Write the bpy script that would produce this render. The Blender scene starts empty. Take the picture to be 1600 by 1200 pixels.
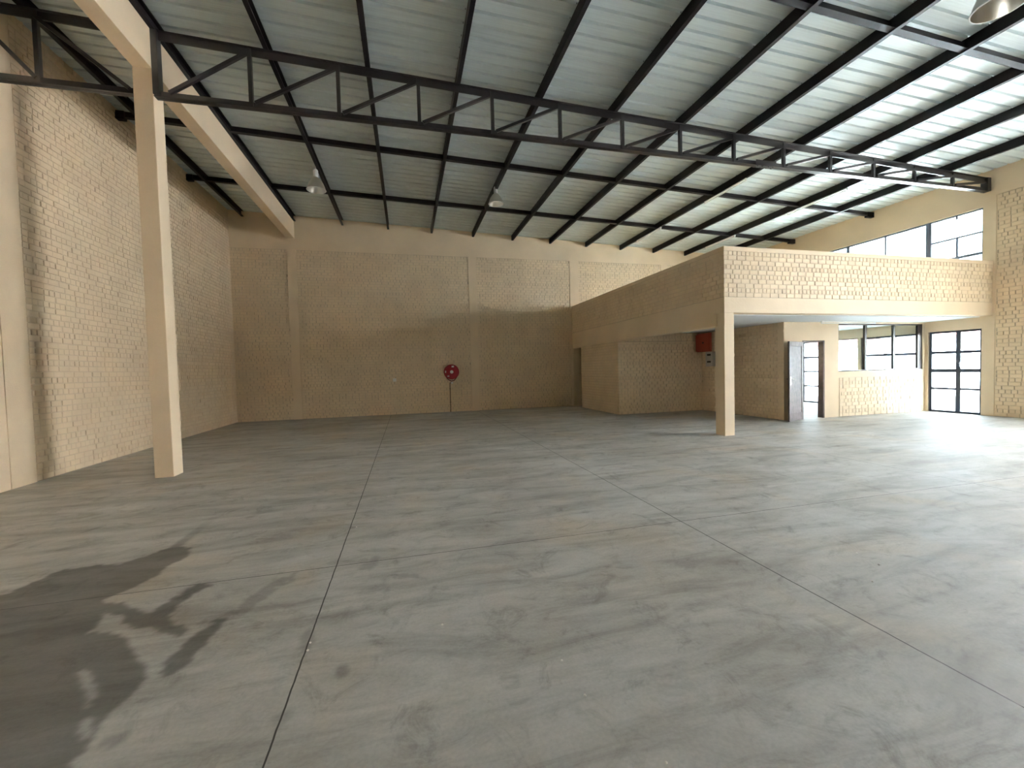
import bpy, bmesh, math, random
import numpy as np
from mathutils import Vector, Matrix

random.seed(7)
rng = np.random.default_rng(11)
S = bpy.context.scene
COL = S.collection
PI = math.pi

# ------------------------------------------------------------------ camera
yaw, pit, rol = 0.24619, -0.0342966, -0.0260065
fw = Vector((math.sin(yaw) * math.cos(pit), math.cos(yaw) * math.cos(pit), math.sin(pit)))
rt = Vector((math.cos(yaw), -math.sin(yaw), 0.0))
up = rt.cross(fw)
c_, s_ = math.cos(rol), math.sin(rol)
rt, up = c_ * rt + s_ * up, -s_ * rt + c_ * up
cam = bpy.data.cameras.new('camera')
cam.sensor_width = 36.0
cam.lens = 652.545 / 1600 * 36.0
cam.clip_start = 0.05
cam_o = bpy.data.objects.new('camera', cam)
COL.objects.link(cam_o)
cam_o.matrix_world = Matrix(((rt.x, up.x, -fw.x, 0), (rt.y, up.y, -fw.y, 0), (rt.z, up.z, -fw.z, 1.5), (0, 0, 0, 1)))
S.camera = cam_o
H = 1.5
F = 652.545


def ray(x, y):
    return (x - 800) / F * rt - (y - 600) / F * up + fw


def on_floor(x, y):
    d = ray(x, y)
    t = -H / d.z
    return (d.x * t, d.y * t)


# ------------------------------------------------------------------ sky, sun, exposure
W = bpy.data.worlds.new('sky')
S.world = W
W.use_nodes = True
nt = W.node_tree
bg = nt.nodes['Background']
bg.inputs['Color'].default_value = (0.76, 0.89, 1.0, 1)
bg.inputs['Strength'].default_value = 11.0
sun = bpy.data.lights.new('sun', 'SUN')
sun.energy = 150.0
sun.angle = math.radians(1.0)
sun.color = (1.0, 0.98, 0.96)
sun_o = bpy.data.objects.new('sun', sun)
COL.objects.link(sun_o)
# the sun stands high over the building and shines out along the yard
sun_o.rotation_euler = Vector((0.85, -0.30, -0.80)).to_track_quat('-Z', 'Y').to_euler()
S.view_settings.view_transform = 'Standard'
S.view_settings.look = 'None'
S.view_settings.gamma = 1.0
S.view_settings.use_curve_mapping = False
S.view_settings.exposure = 1.2
S.cycles.max_bounces = 12
S.cycles.diffuse_bounces = 8
S.cycles.glossy_bounces = 4
S.cycles.transparent_max_bounces = 12
S.cycles.use_denoising = True
S.cycles.caustics_reflective = False
S.cycles.caustics_refractive = False
S.cycles.sample_clamp_indirect = 12.0

# room numbers (metres)
XL, XR = -5.45, 14.45
YB, YF = 15.5, -4.5
MX, MY = 6.40, 7.33          # corner of the mezzanine
ROOF0, ROOFK = 6.72, -0.0355


def roof_z(x):
    return ROOF0 + ROOFK * x


def portal(x, y0, y1, z0, z1, name):
    l = bpy.data.lights.new(name, 'AREA')
    l.shape = 'RECTANGLE'
    l.size = abs(z1 - z0)
    l.size_y = abs(y1 - y0)
    l.cycles.is_portal = True
    o = bpy.data.objects.new(name, l)
    COL.objects.link(o)
    o.location = (x, (y0 + y1) / 2, (z0 + z1) / 2)
    o.rotation_euler = (0, PI / 2, 0)


GATE = (1.2, 5.1, 0.0, 5.2)
DOORW = (7.53, 8.67, 0.0, 2.25)
CLER = (7.53, 11.75, 3.3, 5.34)
OFA = (8.95, 10.5, 1.0, 2.24)
OFB = (10.6, 11.72, 0.0, 2.24)
OFC = (11.85, 12.6, 0.0, 2.24)
for i, hgate in enumerate((GATE, DOORW, CLER, OFA, OFB, OFC)):
    portal(XR + 0.12, hgate[0], hgate[1], hgate[2] + 0.01, hgate[3], 'daylight_portal')


# ------------------------------------------------------------------ materials
def new_mat(name):
    m = bpy.data.materials.new(name)
    m.use_nodes = True
    n = m.node_tree.nodes
    return m, n, m.node_tree.links, n['Principled BSDF']


def plain(name, col, rough=0.6, metal=0.0, spec=0.5, bump=0.0, bscale=40.0, var=0.0, vscale=2.0):
    m, n, l, p = new_mat(name)
    p.inputs['Base Color'].default_value = (*col, 1)
    p.inputs['Roughness'].default_value = rough
    p.inputs['Metallic'].default_value = metal
    p.inputs['Specular IOR Level'].default_value = spec
    tc = n.new('ShaderNodeTexCoord')
    if var:
        no = n.new('ShaderNodeTexNoise')
        no.inputs['Scale'].default_value = vscale
        no.inputs['Detail'].default_value = 5
        l.new(tc.outputs['Object'], no.inputs['Vector'])
        r = n.new('ShaderNodeValToRGB')
        r.color_ramp.elements[0].position = 0.3
        r.color_ramp.elements[1].position = 0.7
        r.color_ramp.elements[0].color = (*[c * (1 - var) for c in col], 1)
        r.color_ramp.elements[1].color = (*[min(1, c * (1 + var)) for c in col], 1)
        l.new(no.outputs['Fac'], r.inputs['Fac'])
        l.new(r.outputs['Color'], p.inputs['Base Color'])
    if bump:
        nb = n.new('ShaderNodeTexNoise')
        nb.inputs['Scale'].default_value = bscale
        nb.inputs['Detail'].default_value = 4
        l.new(tc.outputs['Object'], nb.inputs['Vector'])
        b = n.new('ShaderNodeBump')
        b.inputs['Strength'].default_value = bump
        b.inputs['Distance'].default_value = 0.01
        l.new(nb.outputs['Fac'], b.inputs['Height'])
        l.new(b.outputs['Normal'], p.inputs['Normal'])
    return m


BEIGE = (0.76, 0.61, 0.425)
M_brick = plain('painted_brick', BEIGE, 0.55, bump=0.35, bscale=60, var=0.07, vscale=1.7)
M_mortar = plain('raw_mortar', (0.44, 0.35, 0.25), 0.9, bump=0.3, bscale=80, var=0.2, vscale=6)
M_joint = plain('joint_shade_tone', (0.68, 0.545, 0.38), 0.7, bump=0.3, bscale=80)  # brick beige darkened to stand in for shade in the recessed joints
M_front = plain('dark_wall_cutting_bounce', (0.13, 0.115, 0.10), 0.7, var=0.1)  # invented dark tone for the unseen wall, cuts light bounced forward
M_truss = plain('dark_gloss_paint', (0.016, 0.013, 0.015), 0.33, spec=0.75, var=0.2, vscale=5)
M_blocker = plain('grey_light_blocker', (0.25, 0.247, 0.24), 0.8, var=0.1)  # for the added light-blocking wall outside
M_plaster = plain('painted_plaster', (0.77, 0.62, 0.44), 0.6, bump=0.15, bscale=25, var=0.05, vscale=1.3)
M_steel = plain('dark_steel_paint', (0.014, 0.011, 0.013), 0.45, spec=0.2, var=0.25, vscale=5)
M_frame = plain('window_steel', (0.05, 0.06, 0.085), 0.45, spec=0.3)
M_frame_pale = plain('window_steel_pale', (0.16, 0.20, 0.26), 0.45)
M_white_ceiling = plain('white_ceiling_board', (0.78, 0.82, 0.86), 0.7, bump=0.05)
M_wood = plain('dark_door_wood', (0.075, 0.05, 0.048), 0.5, spec=0.3, var=0.35, vscale=9)
M_winwood = plain('dark_brown_frame', (0.035, 0.024, 0.022), 0.4)
M_chrome = plain('polished_metal', (0.7, 0.7, 0.7), 0.2, metal=1.0)
M_alu = plain('spun_aluminium', (0.72, 0.70, 0.66), 0.28, metal=1.0)
M_white = plain('white_enamel', (0.8, 0.8, 0.78), 0.4)
M_red = plain('red_reel_enamel', (0.30, 0.008, 0.015), 0.3)
M_hose = plain('red_rubber_hose', (0.12, 0.012, 0.015), 0.5)
M_pipe = plain('dull_pipe', (0.20, 0.145, 0.09), 0.5)
M_orange = plain('orange_red_enamel', (0.42, 0.075, 0.035), 0.5)
M_black = plain('black_plastic', (0.008, 0.008, 0.008), 0.3)
M_grey_plastic = plain('pale_plastic', (0.55, 0.52, 0.50), 0.5)
M_socket = plain('socket_white', (0.85, 0.82, 0.76), 0.4)
M_paving = plain('pale_paving', (0.62, 0.62, 0.60), 0.8, bump=0.2, var=0.06)
M_facade = plain('pale_facade', (0.60, 0.70, 0.78), 0.8, var=0.03)
M_gutter = plain('grey_gutter', (0.30, 0.34, 0.38), 0.5)
M_roofing = plain('red_roofing', (0.35, 0.16, 0.13), 0.6)
M_chip = plain('white_chip', (0.8, 0.78, 0.72), 0.6)
M_tube = plain('tube_glass', (0.9, 0.9, 0.88), 0.15)


def glass_mat():
    m, n, l, p = new_mat('window_glass')
    n.remove(p)
    out = n['Material Output']
    tr = n.new('ShaderNodeBsdfTransparent')
    tr.inputs['Color'].default_value = (0.86, 0.91, 0.93, 1)
    gl = n.new('ShaderNodeBsdfGlossy')
    gl.inputs['Roughness'].default_value = 0.01
    fr = n.new('ShaderNodeFresnel')
    fr.inputs['IOR'].default_value = 1.5
    mx = n.new('ShaderNodeMixShader')
    ge = n.new('ShaderNodeNewGeometry')
    io = n.new('ShaderNodeMath')          # same reflectance on both faces of the pane
    io.operation = 'MULTIPLY_ADD'
    l.new(ge.outputs['Backfacing'], io.inputs[0])
    io.inputs[1].default_value = 1 / 1.5 - 1.5
    io.inputs[2].default_value = 1.5
    l.new(io.outputs[0], fr.inputs['IOR'])
    l.new(fr.outputs['Fac'], mx.inputs['Fac'])
    l.new(tr.outputs['BSDF'], mx.inputs[1])
    l.new(gl.outputs['BSDF'], mx.inputs[2])
    l.new(mx.outputs['Shader'], out.inputs['Surface'])
    return m


M_glass = glass_mat()


def roof_mat():
    m, n, l, p = new_mat('galvanised_sheet')
    p.inputs['Metallic'].default_value = 0.08
    p.inputs['Roughness'].default_value = 0.45
    tc = n.new('ShaderNodeTexCoord')
    mp = n.new('ShaderNodeMapping')
    mp.inputs['Scale'].default_value = (0.6, 22.0, 1.0)
    l.new(tc.outputs['Object'], mp.inputs['Vector'])
    no = n.new('ShaderNodeTexNoise')
    no.inputs['Scale'].default_value = 2.0
    no.inputs['Detail'].default_value = 5
    l.new(mp.outputs['Vector'], no.inputs['Vector'])
    r = n.new('ShaderNodeValToRGB')
    r.color_ramp.elements[0].position = 0.3
    r.color_ramp.elements[1].position = 0.75
    r.color_ramp.elements[0].color = (0.60, 0.665, 0.67, 1)
    r.color_ramp.elements[1].color = (0.70, 0.775, 0.78, 1)
    l.new(no.outputs['Fac'], r.inputs['Fac'])
    l.new(r.outputs['Color'], p.inputs['Base Color'])
    b = n.new('ShaderNodeBump')
    b.inputs['Strength'].default_value = 0.05
    b.inputs['Distance'].default_value = 0.01
    l.new(no.outputs['Fac'], b.inputs['Height'])
    l.new(b.outputs['Normal'], p.inputs['Normal'])
    return m


M_roof = roof_mat()


def floor_mat():
    m, n, l, p = new_mat('power_floated_concrete')
    tc = n.new('ShaderNodeTexCoord')

    def noise(scale, detail=6, mapping=None, rough=0.55, dist=0.0):
        no = n.new('ShaderNodeTexNoise')
        no.inputs['Scale'].default_value = scale
        no.inputs['Detail'].default_value = detail
        no.inputs['Roughness'].default_value = rough
        no.inputs['Distortion'].default_value = dist
        if mapping:
            mp = n.new('ShaderNodeMapping')
            mp.inputs['Scale'].default_value = mapping[0]
            mp.inputs['Rotation'].default_value = (0, 0, mapping[1])
            l.new(tc.outputs['Object'], mp.inputs['Vector'])
            l.new(mp.outputs['Vector'], no.inputs['Vector'])
        else:
            l.new(tc.outputs['Object'], no.inputs['Vector'])
        return no.outputs['Fac']

    def ramp(fac, stops):
        r = n.new('ShaderNodeValToRGB')
        e = r.color_ramp.elements
        e[0].position, e[0].color = stops[0][0], (*stops[0][1], 1)
        e[1].position, e[1].color = stops[-1][0], (*stops[-1][1], 1)
        for s in stops[1:-1]:
            q = e.new(s[0])
            q.color = (*s[1], 1)
        l.new(fac, r.inputs['Fac'])
        return r.outputs['Color']

    def mix(a, b, fac, mode='MULTIPLY'):
        x = n.new('ShaderNodeMix')
        x.data_type = 'RGBA'
        x.blend_type = mode
        if isinstance(fac, float):
            x.inputs[0].default_value = fac
        else:
            l.new(fac, x.inputs[0])
        for i, v in ((6, a), (7, b)):
            if isinstance(v, tuple):
                x.inputs[i].default_value = (*v, 1)
            else:
                l.new(v, x.inputs[i])
        return x.outputs[2]

    base = ramp(noise(0.55, 7, dist=0.4), [(0.32, (0.36, 0.342, 0.305)), (0.5, (0.42, 0.41, 0.38)), (0.68, (0.475, 0.475, 0.455))])
    streak = ramp(noise(1.0, 8, ((0.7, 3.2, 1.0), 0.25), 0.65, 0.8), [(0.33, (0.68, 0.67, 0.65)), (0.5, (0.97, 0.97, 0.97)), (0.68, (1.16, 1.16, 1.16))])
    blot = ramp(noise(3.2, 6, None, 0.7, 1.2), [(0.30, (0.70, 0.69, 0.67)), (0.44, (1, 1, 1)), (0.75, (1.08, 1.08, 1.08))])
    fine = ramp(noise(55, 3), [(0.3, (0.93, 0.93, 0.93)), (0.7, (1.05, 1.05, 1.05))])
    swirl = ramp(noise(1.7, 10, ((1.0, 1.8, 1.0), -0.5), 0.72, 2.6), [(0.34, (0.74, 0.73, 0.71)), (0.47, (1, 1, 1)), (0.66, (1.10, 1.10, 1.10))])
    c = mix(base, streak, 1.0)
    c = mix(c, swirl, 0.6)
    c = mix(c, blot, 1.0)
    c = mix(c, fine, 1.0)
    warm = ramp(noise(0.9, 3, None, 0.5, 0.6), [(0.55, (1, 1, 1)), (0.72, (1.06, 0.97, 0.86))])
    c = mix(c, warm, 1.0)
    # old water marks, painted on the slab as point colours
    at = n.new('ShaderNodeAttribute')
    at.attribute_name = 'stain'
    sep = n.new('ShaderNodeSeparateColor')
    l.new(at.outputs['Color'], sep.inputs['Color'])
    c = mix(c, mix(c, (0.33, 0.33, 0.325), 1.0), sep.outputs['Red'], 'MIX')
    # saw-cut joints
    so = n.new('ShaderNodeSeparateXYZ')
    l.new(tc.outputs['Object'], so.inputs['Vector'])
    wob = noise(9, 2)

    def line(sock, pos, w):
        a = n.new('ShaderNodeMath')
        a.operation = 'SUBTRACT'
        l.new(sock, a.inputs[0])
        a.inputs[1].default_value = pos
        w2 = n.new('ShaderNodeMath')
        w2.operation = 'MULTIPLY_ADD'
        l.new(wob, w2.inputs[0])
        w2.inputs[1].default_value = 0.008
        l.new(a.outputs[0], w2.inputs[2])
        s1 = n.new('ShaderNodeMath')
        s1.operation = 'SUBTRACT'
        l.new(w2.outputs[0], s1.inputs[0])
        s1.inputs[1].default_value = 0.004
        ab = n.new('ShaderNodeMath')
        ab.operation = 'ABSOLUTE'
        l.new(s1.outputs[0], ab.inputs[0])
        mr = n.new('ShaderNodeMapRange')
        mr.inputs['From Min'].default_value = w * 0.5
        mr.inputs['From Max'].default_value = w * 1.0
        mr.inputs['To Min'].default_value = 1.0
        mr.inputs['To Max'].default_value = 0.0
        l.new(ab.outputs[0], mr.inputs['Value'])
        return mr.outputs['Result']

    tot = None
    for sock, pos, w in ((so.outputs['X'], -0.585, 0.0055), (so.outputs['X'], 2.51, 0.0055), (so.outputs['X'], 6.52, 0.005), (so.outputs['Y'], 3.465, 0.0045), (so.outputs['Y'], -0.6, 0.004)):
        v = line(sock, pos, w)
        if tot is None:
            tot = v
        else:
            mm = n.new('ShaderNodeMath')
            mm.operation = 'MAXIMUM'
            l.new(tot, mm.inputs[0])
            l.new(v, mm.inputs[1])
            tot = mm.outputs[0]
    c = mix(c, (0.035, 0.030, 0.026), tot, 'MIX')
    l.new(c, p.inputs['Base Color'])
    rr = n.new('ShaderNodeMapRange')
    l.new(noise(2.2, 6, ((0.8, 2.6, 1), 0.25), 0.6, 0.6), rr.inputs['Value'])
    rr.inputs['From Min'].default_value = 0.3
    rr.inputs['From Max'].default_value = 0.7
    rr.inputs['To Min'].default_value = 0.48
    rr.inputs['To Max'].default_value = 0.66
    l.new(rr.outputs['Result'], p.inputs['Roughness'])
    p.inputs['Specular IOR Level'].default_value = 0.4
    b = n.new('ShaderNodeBump')
    b.inputs['Strength'].default_value = 0.12
    b.inputs['Distance'].default_value = 0.01
    l.new(noise(14, 8, None, 0.65, 0.5), b.inputs['Height'])
    l.new(b.outputs['Normal'], p.inputs['Normal'])
    return m


M_floor = floor_mat()


# ------------------------------------------------------------------ mesh helpers
class MB:
    def __init__(s):
        s.v, s.f, s.mort, s.join = [], [], [], []

    def quad(s, a, b, c, d):
        i = len(s.v)
        s.v += [tuple(a), tuple(b), tuple(c), tuple(d)]
        s.f.append((i, i + 1, i + 2, i + 3))
        return s

    def box(s, x0, x1, y0, y1, z0, z1):
        i = len(s.v)
        s.v += [(x, y, z) for z in (z0, z1) for y in (y0, y1) for x in (x0, x1)]
        s.f += [tuple(i + k for k in q) for q in ((0, 2, 3, 1), (4, 5, 7, 6), (0, 1, 5, 4), (2, 6, 7, 3), (0, 4, 6, 2), (1, 3, 7, 5))]
        return s

    def prism(s, prof, axis, a, b, shift=None):
        """closed 2-D profile swept along an axis; shift(t) moves the end in the third axis"""
        n = len(prof)
        i = len(s.v)
        for t in (a, b):
            dz = shift(t) if shift else 0.0
            for (p, q) in prof:
                s.v.append({'x': (t, p, q + dz), 'y': (p, t, q + dz), 'z': (p, q, t)}[axis])
        for k in range(n):
            s.f.append((i + k, i + (k + 1) % n, i + n + (k + 1) % n, i + n + k))
        s.f.append(tuple(i + k for k in range(n))[::-1])
        s.f.append(tuple(i + n + k for k in range(n)))
        return s

    def bar(s, p, q, w, h):
        """rectangular bar from p to q; h is its size in the plane of the bar and z"""
        p, q = Vector(p), Vector(q)
        d = (q - p).normalized()
        side = d.cross(Vector((0, 0, 1)))
        if side.length < 1e-4:
            side = Vector((0, 1, 0))
        side.normalize()
        u = side.cross(d).normalized()
        i = len(s.v)
        for e in (p, q):
            for a, b in ((-1, -1), (1, -1), (1, 1), (-1, 1)):
                s.v.append(tuple(e + side * (a * w / 2) + u * (b * h / 2)))
        s.f += [(i, i + 1, i + 5, i + 4), (i + 1, i + 2, i + 6, i + 5), (i + 2, i + 3, i + 7, i + 6), (i + 3, i, i + 4, i + 7), (i + 3, i + 2, i + 1, i), (i + 4, i + 5, i + 6, i + 7)]
        return s

    def tube(s, pts, r, n=10, cap=True):
        pts = [Vector(p) for p in pts]
        i0 = len(s.v)
        prev = None
        for k, p in enumerate(pts):
            d = (pts[min(k + 1, len(pts) - 1)] - pts[max(k - 1, 0)]).normalized()
            a = prev if prev is not None else (Vector((0, 0, 1)) if abs(d.z) < 0.9 else Vector((1, 0, 0)))
            a = (a - d * a.dot(d)).normalized()
            prev = a
            b = d.cross(a)
            for j in range(n):
                t = 2 * PI * j / n
                s.v.append(tuple(p + a * (math.cos(t) * r) + b * (math.sin(t) * r)))
        for k in range(len(pts) - 1):
            for j in range(n):
                s.f.append((i0 + k * n + j, i0 + k * n + (j + 1) % n, i0 + (k + 1) * n + (j + 1) % n, i0 + (k + 1) * n + j))
        if cap:
            s.f.append(tuple(i0 + j for j in range(n))[::-1])
            s.f.append(tuple(i0 + (len(pts) - 1) * n + j for j in range(n)))
        return s

    def lathe(s, prof, org=(0, 0, 0), axis='z', n=32, close=False):
        i0 = len(s.v)
        o = Vector(org)
        for (r, h) in prof:
            for j in range(n):
                t = 2 * PI * j / n
                a, b = r * math.cos(t), r * math.sin(t)
                s.v.append(tuple(o + (Vector((a, b, h)) if axis == 'z' else Vector((a, h, b)))))
        for k in range(len(prof) - 1):
            for j in range(n):
                s.f.append((i0 + k * n + j, i0 + k * n + (j + 1) % n, i0 + (k + 1) * n + (j + 1) % n, i0 + (k + 1) * n + j))
        if close:
            s.f.append(tuple(i0 + j for j in range(n))[::-1])
            s.f.append(tuple(i0 + (len(prof) - 1) * n + j for j in range(n)))
        return s

    def build(s, name, mat, parent=None, loc=None, smooth=False, bevel=0.0):
        me = bpy.data.meshes.new(name)
        me.from_pydata(s.v, [], s.f)
        me.update()
        bm = bmesh.new()
        bm.from_mesh(me)
        bmesh.ops.recalc_face_normals(bm, faces=bm.faces)
        bm.to_mesh(me)
        bm.free()
        if s.mort:
            me.materials.append(mat)
            me.materials.append(M_mortar)
            me.materials.append(M_joint)
            for k in s.mort:
                me.polygons[k].material_index = 1
            for k in s.join:
                me.polygons[k].material_index = 2
        if loc:
            me.transform(Matrix.Translation(-Vector(loc)))
        o = bpy.data.objects.new(name, me)
        COL.objects.link(o)
        if not s.mort:
            o.data.materials.append(mat)
        if loc:
            o.location = loc
        if smooth:
            me.polygons.foreach_set('use_smooth', [True] * len(me.polygons))
            try:
                me.set_sharp_from_angle(angle=math.radians(35))
            except Exception:
                pass
        if bevel:
            b = o.modifiers.new('soft_edges', 'BEVEL')
            b.width = bevel
            b.segments = 2
            b.limit_method = 'ANGLE'
        if parent is not None:
            o.parent = parent
            o.matrix_parent_inverse = Matrix.Translation(-parent.location)
        return o


def thing(name, label, cat, loc, group=None):
    o = bpy.data.objects.new(name, None)
    o.empty_display_size = 0.1
    COL.objects.link(o)
    o.location = loc
    o['label'] = label
    o['category'] = cat
    if group:
        o['group'] = group
    return o


def tag(o, label, cat, group=None):
    o['label'] = label
    o['category'] = cat
    if group:
        o['group'] = group
    return o


def struct(o, label=None, cat=None):
    o['kind'] = 'structure'
    if label:
        o['label'] = label
    if cat:
        o['category'] = cat
    return o


def empty(name, loc):
    o = bpy.data.objects.new(name, None)
    o.empty_display_size = 0.1
    COL.objects.link(o)
    o.location = loc
    return o


def bricks(mb, org, u, nrm, L, z0, z1, length=0.212, course=0.095, seed=0, holes=(), face=0.013, fill=0.0):
    """courses of separate painted bricks standing proud of the mortar plane.
    org is the start of the wall line, u its direction, nrm the side the bricks face"""
    g = np.random.default_rng(seed)
    u = Vector(u)
    nrm = Vector(nrm)
    org = Vector(org)

    def P(a, z, d):
        q = org + u * a + nrm * d
        return (q.x, q.y, z)

    rows = max(1, round((z1 - z0) / course))
    mb.quad(P(0, z0, 0.0015), P(L, z0, 0.0015), P(L, z1, 0.0015), P(0, z1, 0.0015))
    mb.mort.append(len(mb.f) - 1)
    ch = (z1 - z0) / rows
    for r in range(rows):
        za, zb = z0 + r * ch, z0 + (r + 1) * ch
        kind = r % 5
        header = kind in (1, 4) if (seed % 2) else kind in (2,)
        bl = length * (0.5 if header else 1.0)
        off = (0.0 if r % 2 else 0.5) * length * (0.5 if header else 1.0)
        a = -off
        wave = g.normal(0, 0.0016)
        while a < L - 0.01:
            b = a + bl + g.normal(0, 0.004)
            s0, s1 = max(a, 0.0), min(b, L)
            if s1 - s0 > 0.03:
                mid, zm = (s0 + s1) / 2, (za + zb) / 2
                if not any(h[0] < mid < h[1] and h[2] < zm < h[3] for h in holes):
                    gap = 0.008 + abs(g.normal(0, 0.005))
                    g0 = 0.0 if s0 == 0.0 else gap * 0.5
                    g1 = 0.0 if s1 == L else (0.008 + abs(g.normal(0, 0.005))) * 0.5
                    lo = za + 0.005 + abs(g.normal(0, 0.0012)) + wave
                    hi = zb - 0.005 - abs(g.normal(0, 0.0012)) + wave
                    d = face + g.normal(0, 0.0018)
                    t0, t1 = g.normal(0, 0.0015), g.normal(0, 0.0015)
                    e = 0.0035
                    i = len(mb.v)
                    mb.v += [P(s0 + g0, lo, 0), P(s1 - g1, lo, 0), P(s1 - g1, hi, 0), P(s0 + g0, hi, 0),
                             P(s0 + g0 + e, lo + e * 0.7, d + t0), P(s1 - g1 - e, lo + e * 0.7, d + t1),
                             P(s1 - g1 - e, hi - e * 0.7, d + t1), P(s0 + g0 + e, hi - e * 0.7, d + t0)]
                    mb.f += [(i + 4, i + 5, i + 6, i + 7), (i, i + 1, i + 5, i + 4), (i + 1, i + 2, i + 6, i + 5),
                             (i + 2, i + 3, i + 7, i + 6), (i + 3, i, i + 4, i + 7)]
                    if fill and g.random() < fill and s1 < L:
                        k = len(mb.v)
                        dd2 = d * (0.55 + 0.4 * g.random())
                        mb.v += [P(s1 - 0.009, lo, dd2), P(s1 + 0.009, lo, dd2), P(s1 + 0.009, hi, dd2), P(s1 - 0.009, hi, dd2)]
                        mb.f.append((k, k + 1, k + 2, k + 3))
                        mb.join.append(len(mb.f) - 1)
            a = b
        # bed joint: shallow mortar strip struck between the courses
        if r:
            pieces = [(0.0, L)]
            for h in holes:
                if h[2] < za < h[3]:
                    nx = []
                    for (p, q) in pieces:
                        if h[0] > p:
                            nx.append((p, min(q, h[0])))
                        if h[1] < q:
                            nx.append((max(p, h[1]), q))
                    pieces = [k for k in nx if k[1] > k[0]]
            for (p, q) in pieces:
                dd = face * 0.2
                mb.quad(P(p, za - 0.0085, dd), P(q, za - 0.0085, dd), P(q, za + 0.0085, dd), P(p, za + 0.0085, dd))
                mb.join.append(len(mb.f) - 1)


def solid_with_holes(mb, axis, t0, t1, a0, a1, z0, z1, holes):
    """wall slab between t0,t1 across its thickness; holes are (a0,a1,z0,z1)"""
    As = sorted({a0, a1, *[h[0] for h in holes], *[h[1] for h in holes]})
    Zs = sorted({z0, z1, *[h[2] for h in holes], *[h[3] for h in holes]})
    for i in range(len(As) - 1):
        run = None
        for j in range(len(Zs) - 1):
            am, zm = (As[i] + As[i + 1]) / 2, (Zs[j] + Zs[j + 1]) / 2
            hole = any(h[0] < am < h[1] and h[2] < zm < h[3] for h in holes)
            if not hole:
                run = [Zs[j], Zs[j + 1]] if run is None else [run[0], Zs[j + 1]]
            if (hole or j == len(Zs) - 2) and run:
                if axis == 'x':
                    mb.box(t0, t1, As[i], As[i + 1], run[0], run[1])
                else:
                    mb.box(As[i], As[i + 1], t0, t1, run[0], run[1])
                run = None


# ------------------------------------------------------------------ floor
def poly_mask(px, py, poly):
    inside = np.zeros(px.shape, bool)
    n = len(poly)
    j = n - 1
    for i in range(n):
        xi, yi = poly[i]
        xj, yj = poly[j]
        cond = ((yi > py) != (yj > py)) & (px < (xj - xi) * (py - yi) / (yj - yi + 1e-12) + xi)
        inside ^= cond
        j = i
    return inside


STAIN = [
    ([(-260, 1010), (-60, 955), (0, 931), (50, 911), (90, 893), (130, 886), (185, 881), (230, 869), (260, 855), (285, 850), (303, 857), (288, 870), (262, 885),
      (240, 903), (205, 920), (160, 939), (185, 945), (215, 950), (232, 958), (252, 948), (282, 930), (312, 911), (330, 914), (300, 932),
      (264, 962), (290, 977), (300, 988), (284, 992), (255, 986), (232, 978), (205, 984), (192, 972), (200, 961), (160, 960), (146, 986), (175, 993), (200, 1002),
      (212, 1030), (226, 1052), (214, 1076), (195, 1100), (176, 1122), (160, 1137), (132, 1166), (104, 1205), (60, 1300), (-260, 1300)], 1.0),
    ([(268, 1018), (300, 995), (338, 970), (352, 966), (340, 985), (325, 1004), (286, 1044), (256, 1060), (250, 1036)], 0.95),
    ([(352, 962), (380, 942), (402, 927), (440, 905), (468, 893), (456, 905), (410, 938), (372, 962)], 0.45),
    ([(146, 1160), (175, 1152), (206, 1144), (210, 1150), (178, 1163), (150, 1168)], 0.6),
    ([(525, 1048), (532, 1040), (545, 1037), (554, 1044), (546, 1052), (532, 1054)], 0.6),
    ([(478, 985), (490, 975), (498, 992), (486, 1014), (470, 1018)], 0.45),
    ([(435, 1120), (460, 1095), (462, 1112), (450, 1130), (436, 1140)], 0.35),
    ([(1153, 1055), (1166, 1054), (1168, 1062), (1158, 1063)], 0.6),
    ([(1285, 872), (1312, 874), (1322, 882), (1300, 882)], 0.5),
    ([(1383, 920), (1398, 921), (1396, 926), (1384, 926)], 0.5),
    ([(598, 905), (602, 902), (608, 925), (604, 930)], 0.4),
    ([(600, 899), (622, 895), (655, 897), (668, 904), (640, 902), (618, 901)], 0.4),
    ([(560, 890), (590, 866), (598, 868), (575, 893)], 0.4),
]
KEEP = [[(130, 1042), (143, 1040), (151, 1062), (148, 1101), (135, 1102), (136, 1066)],
        [(128, 1118), (150, 1112), (152, 1136), (140, 1150), (128, 1150)]]


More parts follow.
